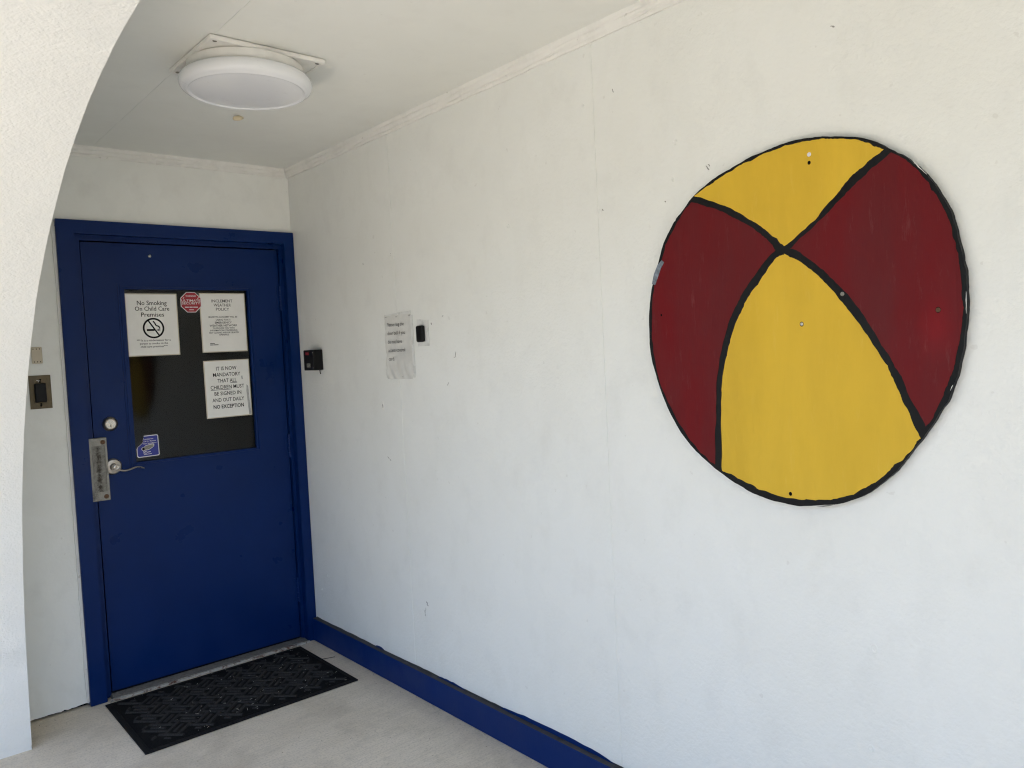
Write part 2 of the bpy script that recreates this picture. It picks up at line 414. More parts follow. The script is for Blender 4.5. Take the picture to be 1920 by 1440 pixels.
for q in ((-.823,1.023,-.838,1.012,.004),(-.842,1.010,-.850,1.008,.004),(-1.066,.425,-1.078,.419,.005),(-1.070,.416,-1.082,.409,.004),(-1.05,.385,-1.058,.36,.003),(-1.063,.40,-1.057,.375,.002),
          (-1.368,1.472,-1.362,1.452,.003),(-1.352,1.449,-1.366,1.452,.0025),(-2.543,1.942,-2.552,1.928,.004),(-2.55,1.945,-2.556,1.938,.003),(-2.902,2.192,-2.912,2.186,.004),(-1.288,1.612,-1.297,1.615,.003),
          (-1.210,1.592,-1.214,1.583,.005),(-2.22,2.236,-2.224,2.224,.003),(-1.30,1.34,-1.31,1.352,.002),(-.809,1.258,-.806,1.236,.010),(-.705,1.891,-.705,1.878,.004),(-.937,1.902,-.937,1.893,.005),(-2.40,1.872,-2.404,1.868,.004),(-2.16,1.889,-2.163,1.882,.004)):
    b = B(); streak(b, *q); part('scuff_mark', b, M['ink_pale'], wall)
b = B()
lathe(b, [(.013, 0), (.011, .002), (.006, .0015), (.005, 0)], 12, Matrix.Translation((0, -.807, 1.247)) @ Matrix.Rotation(R(-90), 4, 'Y') @ Matrix.Diagonal((1.7, .8, 1, 1)))
part('plaster_chip', b, M['trim'], wall)

# ------------------------------------------------------------------ end wall round the door
b = B(); x = XO; bottom = []
while x < -1.07:
    bottom.append((x, .010+random.gauss(0, .0018) + (.004 if -1.13 < x < -1.085 else 0))); x += .014
prism(b, bottom + [(-1.066, .016), (-1.066, 2.106), (.0, 2.106), (.0, 2.9), (XO, 2.9)], 'y', 0, .115)
ew = tag(obj('end_wall', b, M['backwall']), 'white end wall around and above the navy door', 'wall', kind='thing')
b = B(); box(b, XO+.01, -1.07, .022, .1, -.1, .06); part('dark_footing_gap', b, M['void'], ew)
moulding('crown_moulding', [(d*.9, z) for d, z in prof], lambda t, d, z: (t, -d, z), XW, -.024, ew)
b = B(); z = .02; L = []; Rr = []
while z < 2.1:
    L.append((-1.0885+random.gauss(0, .0012), z)); Rr.append((-1.0765, z)); z += .035
prism(b, L + Rr[::-1], 'y', -.010, .002); part('caulk_bead', b, M['trim'], ew)

# ------------------------------------------------------------------ ceiling of sheets
b = B(); box(b, XW-.01, .0, YE, .0, 2.4425, 2.5)
ceil = tag(obj('porch_ceiling', b, M['ceiling']), 'flat white porch ceiling of painted sheets with one thin joint', 'ceiling', kind='thing')
for x0, x1 in ((XW-.005, -.9103), (-.9097, 0.)):
    for y0, y1 in ((-3.0, .0), (YE, -3.001)):
        b = B(); box(b, x0, x1, y0, y1, 2.441, 2.449, .0008); part('panel', b, M['ceiling'], ceil)
b = B()   # a stub of old caulk hanging off the ceiling behind the lamp
tube(b, [(-.530, -.735, 2.443), (-.550, -.757, 2.432), (-.578, -.780, 2.420)], [.009, .0095, .0075], 8)
part('caulk_stub', b, M['putty'], ceil, True)

# ------------------------------------------------------------------ arcade wall with arches
AR = [(-.268,-.002),(-.281,.122),(-.313,.40),(-.352,.60),(-.408,.795),(-.484,.995),(-.584,1.178),(-.690,1.335),(-.823,1.495),(-1.014,1.679),(-1.198,1.810),(-1.357,1.900),(-1.52,1.981),(-1.70,2.050),(-1.89,2.105),(-2.10,2.146),(-2.30,2.166),(-2.52,2.172)]
yc = -2.52
half = catmull(AR, 7)
arch = half + [(2*yc-p[0], p[1]) for p in half[-2::-1]]
arch = [(p[0]+random.gauss(0, .0007), p[1]+random.gauss(0, .0007)) for p in arch]
poly = [(.0, -.05)] + [(-.268, -.05)] + arch + [(arch[-1][0], -.05), (YE-.1, -.05), (YE-.1, 2.9), (0, 2.9)]
b = B(); fa, fb, side = prism(b, poly, 'x', XW, XO)
es = [e for f_ in (fa, fb) for e in f_.edges]
bmesh.ops.bevel(b, geom=es, offset=.007, segments=3, affect='EDGES', profile=.5, clamp_overlap=True)
bmesh.ops.triangulate(b, faces=[f_ for f_ in b.faces if len(f_.verts) > 8])
aw = tag(obj('arch_wall', b, M['stucco']), 'thick white stucco arch curving up at the left of the porch', 'arch', kind='thing')
for p in aw.data.polygons: p.use_smooth = True
aw.data.set_sharp_from_angle(angle=R(40))

# ------------------------------------------------------------------ roof and the dim room behind the door
b = B(); box(b, XO-.08, 6, YE-.18, 6, 2.902, 3.05, .01)
tag(obj('roof', b, M['roof']), 'flat roof slab over the porch', 'roof', kind='thing')
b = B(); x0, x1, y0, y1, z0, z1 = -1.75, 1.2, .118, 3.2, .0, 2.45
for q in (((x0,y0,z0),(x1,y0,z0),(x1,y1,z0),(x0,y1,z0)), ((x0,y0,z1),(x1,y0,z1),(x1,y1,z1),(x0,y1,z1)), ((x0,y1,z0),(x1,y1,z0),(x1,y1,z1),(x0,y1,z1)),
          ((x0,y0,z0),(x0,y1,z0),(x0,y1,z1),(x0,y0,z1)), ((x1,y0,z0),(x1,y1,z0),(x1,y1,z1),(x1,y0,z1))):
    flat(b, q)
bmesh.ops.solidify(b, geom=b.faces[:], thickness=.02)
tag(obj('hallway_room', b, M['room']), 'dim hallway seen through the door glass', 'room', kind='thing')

# ------------------------------------------------------------------ the door
door = tag(empty('entrance_door', (-.525, .03, 0)), 'navy blue half-glazed metal door in a navy frame at the porch end', 'door')
FX0, FX1, FZ = -1.0772, -.0012, 2.1172
def jambs(b, xo0, xi0, xi1, xo1, zi, zo, y0, y1, z0=.001):
    prism(b, [(xo0, z0), (xi0, z0), (xi0, zi), (xi1, zi), (xi1, z0), (xo1, z0), (xo1, zo), (xo0, zo)], 'y', y0, y1)
b = B(); jambs(b, FX0, -1.010, -.052, FX1, 2.060, FZ, -.025, .02)
bmesh.ops.bevel(b, geom=b.edges[:], offset=.002, segments=2, affect='EDGES')
frame = part('door_frame', b, M['blue'], door)
b = B(); jambs(b, -1.060, -.984, -.067, -.010, 2.0370, 2.100, .0145, .105, .003)
bmesh.ops.bevel(b, geom=b.edges[:], offset=.002, segments=2, affect='EDGES')
part('frame_stop', b, M['blue'], frame)
b = B(); jambs(b, -1.0, -.972, -.078, -.02, 2.022, 2.09, .062, .109, .004); part('dark_seal', b, M['void'], frame)
LX0, LX1, LZ0, LZ1, LY = -.9765, -.0715, .022, 2.0305, .030
b = B(); ringbox(b, (LX0, -.828, -.222, LX1), (LZ0, 1.020, 1.842, LZ1), LY, LY+.044)
bmesh.ops.bevel(b, geom=[e for e in b.edges if e.calc_face_angle(0) > .5], offset=.0018, segments=2, affect='EDGES')
leaf = part('door_leaf', b, M['blue'], door)
def bead(x0, x1, z0, z1, w_, y0, y1):
    b = B(); ringbox(b, (x0, x0+w_, x1-w_, x1), (z0, z0+w_, z1-w_, z1), y0, y1)
    bmesh.ops.bevel(b, geom=[e for e in b.edges if e.calc_face_angle(0) > .5], offset=.0015, segments=2, affect='EDGES')
    return part('glazing_bead', b, M['blue'], leaf)
bead(-.838, -.212, 1.008, 1.853, .010, .0265, .034)
bead(-.8295, -.2205, 1.0165, 1.8445, .009, .0225, .046)
bead(-.8215, -.2285, 1.0245, 1.8365, .0115, .0265, .047)
b = B(); box(b, -.818, -.232, .0415, .0455, 1.027, 1.833); part('glass_pane', b, M['glass'], leaf)
b = B(); box(b, LX0, LX1, .034, .070, .006, .020); part('door_sweep', b, M['void'], leaf)
for z0, z1 in ((1.722, 1.850), (.966, 1.088), (.205, .333)):
    hx = -.0690; b = B()
    for k in range(5):
        za = z0+(z1-z0)*k/5; zb = z0+(z1-z0)*(k+1)/5
        lathe(b, [(0, za+.0004), (.0075, za+.0004), (.0080, za+.0015), (.0080, zb-.0015), (.0075, zb-.0004), (0, zb-.0004)], 16, Matrix.Translation((hx, .0235, 0)))
    box(b, hx-.020, hx, .0285, .0305, z0+.002, z1-.002)
    part('hinge', b, M['blue'], door, False)
# threshold with grooves and a rusty white lip
b = B(); box(b, -.990, -.058, -.028, .075, .001, .013, .002)
thr = part('threshold', b, M['alu'], door)
for k in range(4): b = B(); box(b, -.988, -.060, -.018+k*.011, -.012+k*.011, .012, .0165, .0008, 1); part('tread_ridge', b, M['alu'], thr)
b = B(); x = -1.0; L = []
while x < -.05: L.append((x, -.043+random.gauss(0, .0022))); x += .012
prism(b, L + [(-.05, -.0285), (-1.0, -.0285)], 'z', .001, .010)
def lipmat():
    m, nt, bb = mat('chipped_white_paint_rust', (.5, .47, .42), .8); v = coords(nt)
    k = ramp(nt, noise(nt, v, 28, 6, .75), [(.50, 0.), (.60, 1.)]); c = mixc(nt, k, (.40, .38, .34), (.11, .05, .03))
    nt.links.new(c, bb.inputs['Base Color']); nt.links.new(bump(nt, noise(nt, v, 60, 4), .003, .7), bb.inputs['Normal']); return m
part('chipped_lip', b, lipmat(), thr)
# deadbolt
RY = Matrix.Rotation(R(90), 4, 'X')      # local +Z -> -Y (towards the porch)
def face(x, y, z): return Matrix.Translation((x, y, z)) @ RY
b = B(); lathe(b, [(0, 0), (.0315, 0), (.0325, .004), (.029, .011), (.0225, .0155), (.0215, .0145), (0, .0145)], 48, face(-.908, LY, 1.222))
db = part('deadbolt', b, M['nickel'], door, True); db.data.set_sharp_from_angle(angle=R(35))
b = B(); lathe(b, [(0, .0150), (.0190, .0150), (.0195, .0142), (.0195, .0120)], 40, face(-.908, LY, 1.222)); part('lock_cylinder', b, M['nickel_bright'], db)
b = B(); box(b, -.9098, -.9062, LY-.0157, LY-.0148, 1.2085, 1.2195, .0003, 1); part('keyhole', b, M['void'], db)
# lever handle
hx, hz = -.908, 1.030
b = B(); lathe(b, [(0, 0), (.0355, 0), (.0368, .003), (.031, .011), (.020, .0125), (.0165, .013), (.0155, .017), (.0165, .019), (.0165, .023), (.0150, .025), (.0150, .040), (0, .041)], 48, face(hx, LY, hz))
lv = part('lever_handle', b, M['nickel'], door, True); lv.data.set_sharp_from_angle(angle=R(35))
yl = LY-.046; b = B()
path = [(hx-.004, yl, hz+.004), (hx+.004, yl, hz-.003), (hx+.016, yl-.002, hz-.013), (hx+.034, yl-.004, hz-.019), (hx+.056, yl-.004, hz-.0165), (hx+.078, yl-.003, hz-.0105), (hx+.098, yl-.001, hz-.0105), (hx+.118, yl+.003, hz-.020)]
P2 = catmull([(p[0], p[2]) for p in path], 5); PY = catmull([(p[0], p[1]) for p in path], 5)
pts = [(a[0], c[1], a[1]) for a, c in zip(P2, PY)]
rad = [max(.0050, .0145*(1-i/9)) if i < 8 else .0050-.0018*(i-8)/(len(pts)-8) for i in range(len(pts))]
tube(b, pts, rad, 12, 1.9); part('lever', b, M['nickel'], lv, True)
b = B(); lathe(b, [(0, .0015), (.0085, .0015), (.0125, .0), (.0135, -.006)], 32, face(hx+.001, yl-.0125, hz+.001)); part('lock_cylinder', b, M['nickel_bright'], lv)
b = B(); box(b, hx-.0012, hx+.0032, yl-.0152, yl-.0138, hz-.0005, hz+.0022); part('keyhole', b, M['void'], lv)
# latch guard plate
def guard_metal():
    m, nt, bb = mat('scuffed_latch_guard', (.2, .19, .17), .5, .7); v = coords(nt); n = noise(nt, v, 70, 5, .75)
    sp = N(nt, 'SeparateXYZ'); g = N(nt, 'NewGeometry'); nt.links.new(g.outputs['Position'], sp.inputs[0])
    d = N(nt, 'Math', operation='ADD'); d.inputs[1].default_value = .969; nt.links.new(sp.outputs['X'], d.inputs[0])
    ab = N(nt, 'Math', operation='ABSOLUTE'); nt.links.new(d.outputs[0], ab.inputs[0])
    wv = N(nt, 'Math', operation='MULTIPLY_ADD'); nt.links.new(noise(nt, v, 55, 4, .7), wv.inputs[0]); wv.inputs[1].default_value = .055; nt.links.new(ab.outputs[0], wv.inputs[2])
    c = mixc(nt, ramp(nt, n, [(.3, 0.), (.7, 1.)]), (.10, .095, .08), (.27, .26, .23))
    c = mixc(nt, ramp(nt, wv.outputs[0], [(.026, .9), (.038, 0.)]), c, (.022, .015, .009)); nt.links.new(c, bb.inputs['Base Color'])
    nt.links.new(bump(nt, noise(nt, v, 55, 4, .7), .003, .6), bb.inputs['Normal']); return m
M['guard'] = guard_metal()
gx0, gx1, gz0, gz1 = -1.008, -.931, .886, 1.166
b = B(); box(b, gx0, gx1, .0105, .0295, gz0, gz1, .003)
gp = part('latch_guard', b, M['guard'], door)
b = B(); ringbox(b, (gx0+.0015, gx0+.013, gx1-.010, gx1-.0015), (gz0+.0015, gz0+.040, gz1-.034, gz1-.0015), .0068, .0108)
bmesh.ops.bevel(b, geom=[e for e in b.edges if e.calc_face_angle(0) > .5], offset=.0016, segments=2, affect='EDGES')
part('raised_border', b, M['zinc'], gp)
for sx, sz, mm in ((gx1-.017, gz1-.020, 'rust'), (gx0+.018, gz0+.022, 'zinc'), (gx1-.017, gz0+.018, 'rust')):
    b = B(); lathe(b, [(0, .001), (.0050, .0012), (.0065, .0035), (.0090, .0035), (.0105, .0)], 24, face(sx, .0070, sz)); part('screw', b, M[mm], gp, True)
b = B(); lathe(b, [(0, .004), (.004, .0038), (.0075, .001), (.008, 0)], 20, face(-.690, LY, 1.979)); part('screw_cap', b, M['nickel_bright'], door, True)

# ------------------------------------------------------------------ notices behind and on the glass
def sheet(name, x0, x1, z0, z1, y, label, group='paper notices on the door', skew=0., edge=True):
    """paper with a laminate rim; returns the object and a placing function in paper fractions"""
    c = Vector(((x0+x1)/2, 0, (z0+z1)/2)); cs, sn = math.cos(skew), math.sin(skew)
    def W(px, pz, dy=0.):
        return (c.x + px*cs - pz*sn, y - dy, c.z + px*sn + pz*cs)
    hw, hh = (x1-x0)/2, (z1-z0)/2
    t = tag(empty(name, (c.x, y, c.z-hh)), label, 'notice', group)
    b = B(); ps = [(-hw, -hh), (hw, -hh), (hw, hh), (-hw, hh)]
    A = [b.verts.new(W(px, pz, .0)) for px, pz in ps]; C = [b.verts.new(W(px, pz, -.0012)) for px, pz in ps]
    b.faces.new(A); b.faces.new(C[::-1])
    for i in range(4): b.faces.new((A[i], A[(i+1) % 4], C[(i+1) % 4], C[i]))
    part('laminate', b, M['paper_edge'], t)
    e = .0045; b = B(); flat(b, [W(px*(1-e/hw), pz*(1-e/hh), .0005) for px, pz in ps]); part('sheet', b, M['paper'], t)
    def place(cx, v):      # cx: fraction from the left, v: fraction from the top, of a line's centre
        ox, oz = (cx-.5)*2*hw, (.5-v)*2*hh
        return lambda px, pz: W(ox+px, oz+pz, .0009)
    return t, place, W, hw, hh
YP = .0402
n1, pl, W1, hw, hh = sheet('notice', -.8085, -.579, 1.519, 1.807, YP, 'laminated no smoking notice with crossed-out cigarette on door glass', skew=.0)
b = B()
for body, v, wd, h in (('No Smoking', .185, .57, .0215), ('On Child Care', .275, .66, .0205), ('Premises', .37, .44, .0205)):
    b = B(); text_bm(b, body, wd*2*hw, h, pl(.51, v), bold=.006); part('text_line', b, M['ink'], n1)
for body, v, wd in (('*** It is a misdemeanor for a', .765, .65), ('person to smoke on the', .815, .54), ('child care premises***', .865, .52)):
    b = B(); text_bm(b, body, wd*2*hw, .0098, pl(.5, v), bold=.008); part('text_line', b, M['ink'], n1)
b = B(); ctr = pl(.51, .555); ro, ri, nn = .0475, .0395, 56
for k in range(nn):
    a0, a1 = 2*math.pi*k/nn, 2*math.pi*(k+1)/nn
    flat(b, [ctr(rr*math.cos(a), rr*math.sin(a)) for rr, a in ((ro, a0), (ro, a1), (ri, a1), (ri, a0))])
def bar(b, p, x0, z0, x1, z1, w_):
    d = Vector((x1-x0, z1-z0)).normalized(); n = Vector((-d.y, d.x))*w_/2
    flat(b, [p(x0+n.x, z0+n.y), p(x1+n.x, z1+n.y), p(x1-n.x, z1-n.y), p(x0-n.x, z0-n.y)])
bar(b, ctr, -.022, .036, .024, -.036, .0065)
bar(b, ctr, -.030, -.0085, .0035, -.0085, .0090); bar(b, ctr, .0135, -.0085, .0165, -.0085, .0090)
bar(b, ctr, .0190, -.0085, .0225, -.0085, .0090); bar(b, ctr, .0250, -.0085, .0285, -.0085, .0090)
sm = catmull([(.000, .032), (.007, .022), (.012, .012), (.021, .009), (.027, .002), (.026, -.003)], 4)
for p0, p1 in zip(sm, sm[1:]): bar(b, ctr, p0[0], p0[1], p1[0], p1[1], .0058)
part('pictogram', b, M['ink'], n1)

n2, pl, W2, hw, hh = sheet('notice', -.474, -.251, 1.5235, 1.811, YP, 'laminated inclement weather policy notice at top right of door glass')
b = B()
for body, v, wd, h, bo in (('INCLEMENT', .155, .46, .0145, .008), ('WEATHER', .225, .38, .0145, .008), ('POLICY', .295, .29, .0145, .008),
        ('MARIETTA ACADEMY WILL BE', .415, .63, .0078, .018), ('USING FOX 5', .465, .32, .0085, .018), ('EMERGENCY', .515, .37, .0098, .018), ('WEATHER NETWORK', .565, .61, .0100, .018),
        ('TO PROVIDE YOU WITH', .605, .48, .0075, .018), ('INFORMATION CONCERNING', .643, .60, .0075, .018), ('ANY CLOSING AND/OR DELAYED', .682, .66, .0078, .018), ('OPENINGS', .718, .22, .0075, .018)):
    b = B(); text_bm(b, body, wd*2*hw, h, pl(.49, v), bold=bo*.6); part('text_line', b, M['ink'], n2)
for v, us in ((.852, ((.17, .23), (.235, .27))), (.874, ((.17, .24), (.245, .35)))):
    b = B()
    for a, c in us: q = pl(a, v); bar(b, q, 0, 0, (c-a)*2*hw, 0, .0035)
    part('text_line', b, M['ink'], n2)

n3, pl, W3, hw, hh = sheet('notice', -.475, -.2495, 1.2025, 1.484, YP, 'laminated sign-in notice below the weather notice on door glass', skew=.003)
b = B()
for body, v, wd, bo in (('IT IS NOW', .175, .45, .014), ('MANDATORY', .282, .60, .014), ('THAT ALL', .388, .42, .014), ('CHILDREN MUST', .50, .74, .014), ('BE SIGNED IN', .61, .59, .014), ('AND OUT DAILY', .722, .70, .014), ('NO EXCEPTION', .838, .67, .030)):
    b = B(); text_bm(b, body, wd*2*hw, .0185, pl(.49, v), bold=bo*.8); part('text_line', b, M['ink'], n3)
b = B(); bar(b, pl(.555, .402), 0, 0, .15*2*hw, 0, .0022); part('underline', b, M['ink'], n3); b = B(); bar(b, pl(.12, .514), 0, 0, .45*2*hw, 0, .0022); part('underline', b, M['ink'], n3)
b = B(); q = pl(.915, .45)
flat(b, [q(0, 0), q(.008, -.01), q(.010, -.07), q(.0155, -.15), q(.004, -.152), q(.000, -.09), q(-.003, -.03)]); part('tape_scuff', b, M['tape'], n3); b = B(); q = pl(.80, .295)
flat(b, [q(0, 0), q(.007, .002), q(.010, -.016), q(.003, -.017)])
part('tape_scuff', b, M['tape'], n3)

# stickers on the outer side of the pane
YS = .0388
ot = tag(empty('warning_sticker', (-.514, YS, 1.718)), 'small red octagonal security sticker between the two upper notices', 'sticker')
def octagon(b, rr, y):
    flat(b, [(-.514+rr*math.cos(R(22.5+45*k)), y, 1.767+rr*math.sin(R(22.5+45*k))) for k in range(8)])
b = B(); octagon(b, .0525, YS); part('border', b, M['white_sticker'], ot)
b = B(); octagon(b, .0490, YS-.0003); part('red_field', b, M['red_sticker'], ot)
b = B(); O = lambda dx, dz: (lambda px, pz: (-.514+dx+px, YS-.0006, 1.767+dz+pz))
text_bm(b, 'ULTIMATE', .088, .0105, O(0, .003), bold=.012); text_bm(b, 'SECURITY', .086, .0105, O(0, -.010), bold=.012)
text_bm(b, 'WARNING!', .048, .0075, O(0, .026), bold=.015)
for a, c in ((-.030, -.012), (-.009, .006), (.009, .031)): bar(b, O(a, -.0235), 0, 0, c-a, 0, .0042)
bar(b, O(-.011, -.036), 0, 0, .022, 0, .003)
for s_ in (-1, 1): bar(b, O(s_*.034, .020), -.003, -.003, .003, .003, .003)
part('lettering', b, M['white_sticker'], ot)

bt = tag(empty('surveillance_sticker', (-.752, YS, 1.054)), 'torn blue and white video surveillance sticker at lower left of glass', 'sticker')
sk = .02
def Bp(px, pz, dy=0.): return (-.8015+px*math.cos(sk)-pz*math.sin(sk), YS-dy, 1.0535+px*math.sin(sk)+pz*math.cos(sk))
bw, bh = .0985, .0985
def rr_(x0, x1, z0, z1, rad):
    out = []
    for cx, cz, a in ((x1-rad, z0+rad, -90), (x1-rad, z1-rad, 0)):
        out += [(cx+rad*math.cos(R(a+k*22.5)), cz+rad*math.sin(R(a+k*22.5))) for k in range(5)]
    return out
tear = [(.036, bh), (.034, .086), (.030, .079), (.031, .071), (.024, .063), (.016, .057), (.007, .051)]
b = B(); flat(b, [Bp(*p) for p in [(.006, 0)] + rr_(0, bw, 0, bh, .007) + tear + [(.0, .041), (0, .006)]]); part('border', b, M['white_sticker'], bt)
b = B(); e = .0038; flat(b, [Bp(p[0], p[1], .0004) for p in [(e+.005, e)] + rr_(e, bw-e, e, bh-e, .005) + [(.034, bh-e)] + [(x+.001, z-.001) for x, z in tear[1:]] + [(.004, .043), (e, .008)]]); part('blue_field', b, M['blue_sticker'], bt)
b = B()
T = lambda x, z: (lambda px, pz: Bp(x+px, z+pz, .0008))
text_bm(b, 'remises Are', .040, .0060, T(.056, .0790), bold=.012); text_bm(b, '24 Hr. Remote', .050, .0062, T(.061, .0690), bold=.012); text_bm(b, 'Video Surveillance', .060, .0062, T(.058, .0590), bold=.012)
text_bm(b, 'IC', .014, .0115, T(.036, .0165), bold=.03); bar(b, T(.044, .021), 0, 0, .016, .0015, .003); bar(b, T(.029, .0115), 0, 0, .035, .0015, .002)
cs_ = [(.022, .034), (.029, .028), (.038, .031), (.050, .031), (.064, .037), (.076, .046), (.077, .056), (.064, .057), (.040, .053), (.034, .047), (.026, .046), (.021, .041)]
flat(b, [Bp(x, z, .0008) for x, z in catmull(cs_, 3, True)])
part('lettering', b, M['white_sticker'], bt)
b = B(); cc = (.049, .0435); flat(b, [Bp(cc[0]+(x-cc[0])*.90, cc[1]+(z-cc[1])*.82, .0012) for x, z in catmull(cs_, 3, True)]); part('camera_picture', b, M['sticker_grey'], bt)
b = B(); flat(b, [Bp(.029+.0058*math.cos(k*.6283), .0375+.0068*math.sin(k*.6283), .0016) for k in range(10)]); part('camera_lens', b, M['ink'], bt)

# ------------------------------------------------------------------ ceiling lamp
LXc, LYc = -.7405, -1.309; ZC = 2.441
lamp = tag(empty('ceiling_lamp', (LXc, LYc, ZC)), 'round white drum ceiling lamp on a square white mounting plate', 'lamp')
b = B(); rot = Matrix.Translation((LXc, LYc, 0)) @ Matrix.Rotation(R(1.0), 4, 'Z') @ Matrix.Diagonal((1.02, .965, 1, 1)); q = .1835
box(b, -q, q, -q, q, 2.4275, 2.4385, .002)
bmesh.ops.transform(b, matrix=rot, verts=b.verts[:]); plate = part('mounting_plate', b, M['trim'], lamp)
for s_ in (-1, 1):
    b = B(); box(b, -q+.001, q-.001, s_*(q-.006)-.005, s_*(q-.006)+.005, 2.4245, 2.4290, .0014)
    bmesh.ops.transform(b, matrix=rot, verts=b.verts[:]); part('raised_rim', b, M['trim'], plate)
    b = B(); box(b, s_*(q-.006)-.005, s_*(q-.006)+.005, -q+.012, q-.012, 2.4245, 2.4290, .0014)
    bmesh.ops.transform(b, matrix=rot, verts=b.verts[:]); part('raised_rim', b, M['trim'], plate)
for sx in (-1, 1):
    for sy in (-1, 1):
        p = rot @ Vector((sx*(q-.020), sy*(q-.018), 0)); b = B()
        lathe(b, [(0, .001), (.002, .001), (.003, .003), (.006, .002), (.0065, 0)], 14, Matrix.Translation((p.x, p.y, 2.4272)) @ Matrix.Rotation(R(180), 4, 'X')); part('screw', b, M['zinc'], plate, True)
p = rot @ Vector((-.128, -.118, 0)); b = B()
lathe(b, [(0, .0015), (.006, .0015), (.009, .003), (.013, .002), (.0135, 0)], 20, Matrix.Translation((p.x, p.y, 2.4272)) @ Matrix.Rotation(R(180), 4, 'X')); part('knockout_plug', b, M['trim'], plate, True)
TL = Matrix.Translation((LXc-.008, LYc-.008, 0))
b = B(); lathe(b, [(.0, 2.4265), (.176, 2.4265), (.180, 2.422), (.180, 2.402), (.174, 2.3935), (.0, 2.3935)], 96, TL)
o = part('lamp_pan', b, M['trim'], lamp, True); o.data.set_sharp_from_angle(angle=R(40))
b = B(); lathe(b, [(.0, 2.3925), (.186, 2.3925), (.197, 2.389), (.204, 2.381), (.2065, 2.371), (.2055, 2.361), (.201, 2.353), (.195, 2.3485), (.190, 2.3470), (.187, 2.3445), (.183, 2.3425), (.1795, 2.3435), (.177, 2.3465), (.172, 2.3465), (.160, 2.3445), (.140, 2.3425), (.10, 2.3405), (.05, 2.3395), (0, 2.3392)], 112, TL)
part('diffuser', b, M['diffuser'], lamp, True)

# ------------------------------------------------------------------ painted round board
OUT = [(-2.9053, 1.9343), (-2.9638, 1.9195), (-3.0071, 1.8985), (-3.038, 1.8752), (-3.066, 1.8566), (-3.0942, 1.8288), (-3.1217, 1.7941), (-3.1482, 1.7487), (-3.1662, 1.7027), (-3.1793, 1.6436), (-3.1878, 1.5913), (-3.1904, 1.5339), (-3.1873, 1.4883), (-3.1792, 1.4253), (-3.1645, 1.3616), (-3.1415, 1.3084), (-3.1066, 1.2533), (-3.0737, 1.2058), (-3.0366, 1.1565), (-2.9858, 1.1105), (-2.9331, 1.0788), (-2.8783, 1.059), (-2.8067, 1.0483), (-2.7468, 1.0501), (-2.6844, 1.0593), (-2.6277, 1.0801), (-2.5691, 1.1094), (-2.5083, 1.1483), (-2.4458, 1.2061), (-2.4008, 1.2748), (-2.3651, 1.3535), (-2.3438, 1.4335), (-2.339, 1.4976), (-2.3465, 1.5847), (-2.3594, 1.639), (-2.3824, 1.6994), (-2.4046, 1.751), (-2.4407, 1.7997), (-2.4752, 1.8322), (-2.5087, 1.8623), (-2.5679, 1.8934), (-2.6283, 1.9138), (-2.6859, 1.9299), (-2.7485, 1.9403), (-2.8081, 1.945), (-2.8577, 1.9421)]
TY = [[(-2.5134, 1.8645), (-2.5719, 1.8875), (-2.6322, 1.9074), (-2.6896, 1.9222), (-2.7483, 1.933), (-2.8078, 1.9378), (-2.8644, 1.9341), (-2.9051, 1.928), (-2.9572, 1.9148), (-2.9946, 1.8964), (-3.0267, 1.8771)], [(-3.0267, 1.8771), (-2.9936, 1.8587), (-2.9549, 1.8337), (-2.9145, 1.7977), (-2.8726, 1.7591), (-2.8294, 1.7264), (-2.7773, 1.694)], [(-2.7773, 1.694), (-2.7556, 1.7186), (-2.7333, 1.7354), (-2.6878, 1.7732), (-2.6403, 1.8039), (-2.591, 1.8306), (-2.5134, 1.8645)]]
LR = [[(-2.5035, 1.8484), (-2.5819, 1.8177), (-2.6396, 1.7856), (-2.6948, 1.7492), (-2.7326, 1.7149), (-2.753, 1.6883)], [(-2.753, 1.6883), (-2.723, 1.6644), (-2.6777, 1.6167), (-2.6346, 1.5599), (-2.6007, 1.4931), (-2.5779, 1.4206), (-2.5643, 1.3466), (-2.5587, 1.257), (-2.5515, 1.1304)], [(-2.5515, 1.1304), (-2.5, 1.1661), (-2.4511, 1.218), (-2.4063, 1.2868), (-2.3731, 1.3535), (-2.355, 1.4332), (-2.3501, 1.4971), (-2.3566, 1.5839), (-2.3698, 1.6459), (-2.3946, 1.7058), (-2.4195, 1.7568), (-2.455, 1.8013), (-2.4796, 1.8277), (-2.5035, 1.8484)]]
RR = [[(-3.0426, 1.8676), (-3.0658, 1.8495), (-3.0885, 1.827), (-3.1132, 1.7928), (-3.1373, 1.7506), (-3.158, 1.6982), (-3.1703, 1.6448), (-3.1783, 1.5923), (-3.1814, 1.5346), (-3.1787, 1.483), (-3.1685, 1.4256), (-3.1537, 1.3674), (-3.1334, 1.3171), (-3.1027, 1.2592)], [(-3.1027, 1.2592), (-3.0706, 1.325), (-3.0424, 1.385), (-3.0074, 1.4489), (-2.9652, 1.5201), (-2.9308, 1.5672), (-2.8887, 1.6149), (-2.8344, 1.6616), (-2.7933, 1.6879)], [(-2.7933, 1.6879), (-2.8493, 1.7268), (-2.9001, 1.7657), (-2.9575, 1.8113), (-3.0056, 1.8439), (-3.0426, 1.8676)]]
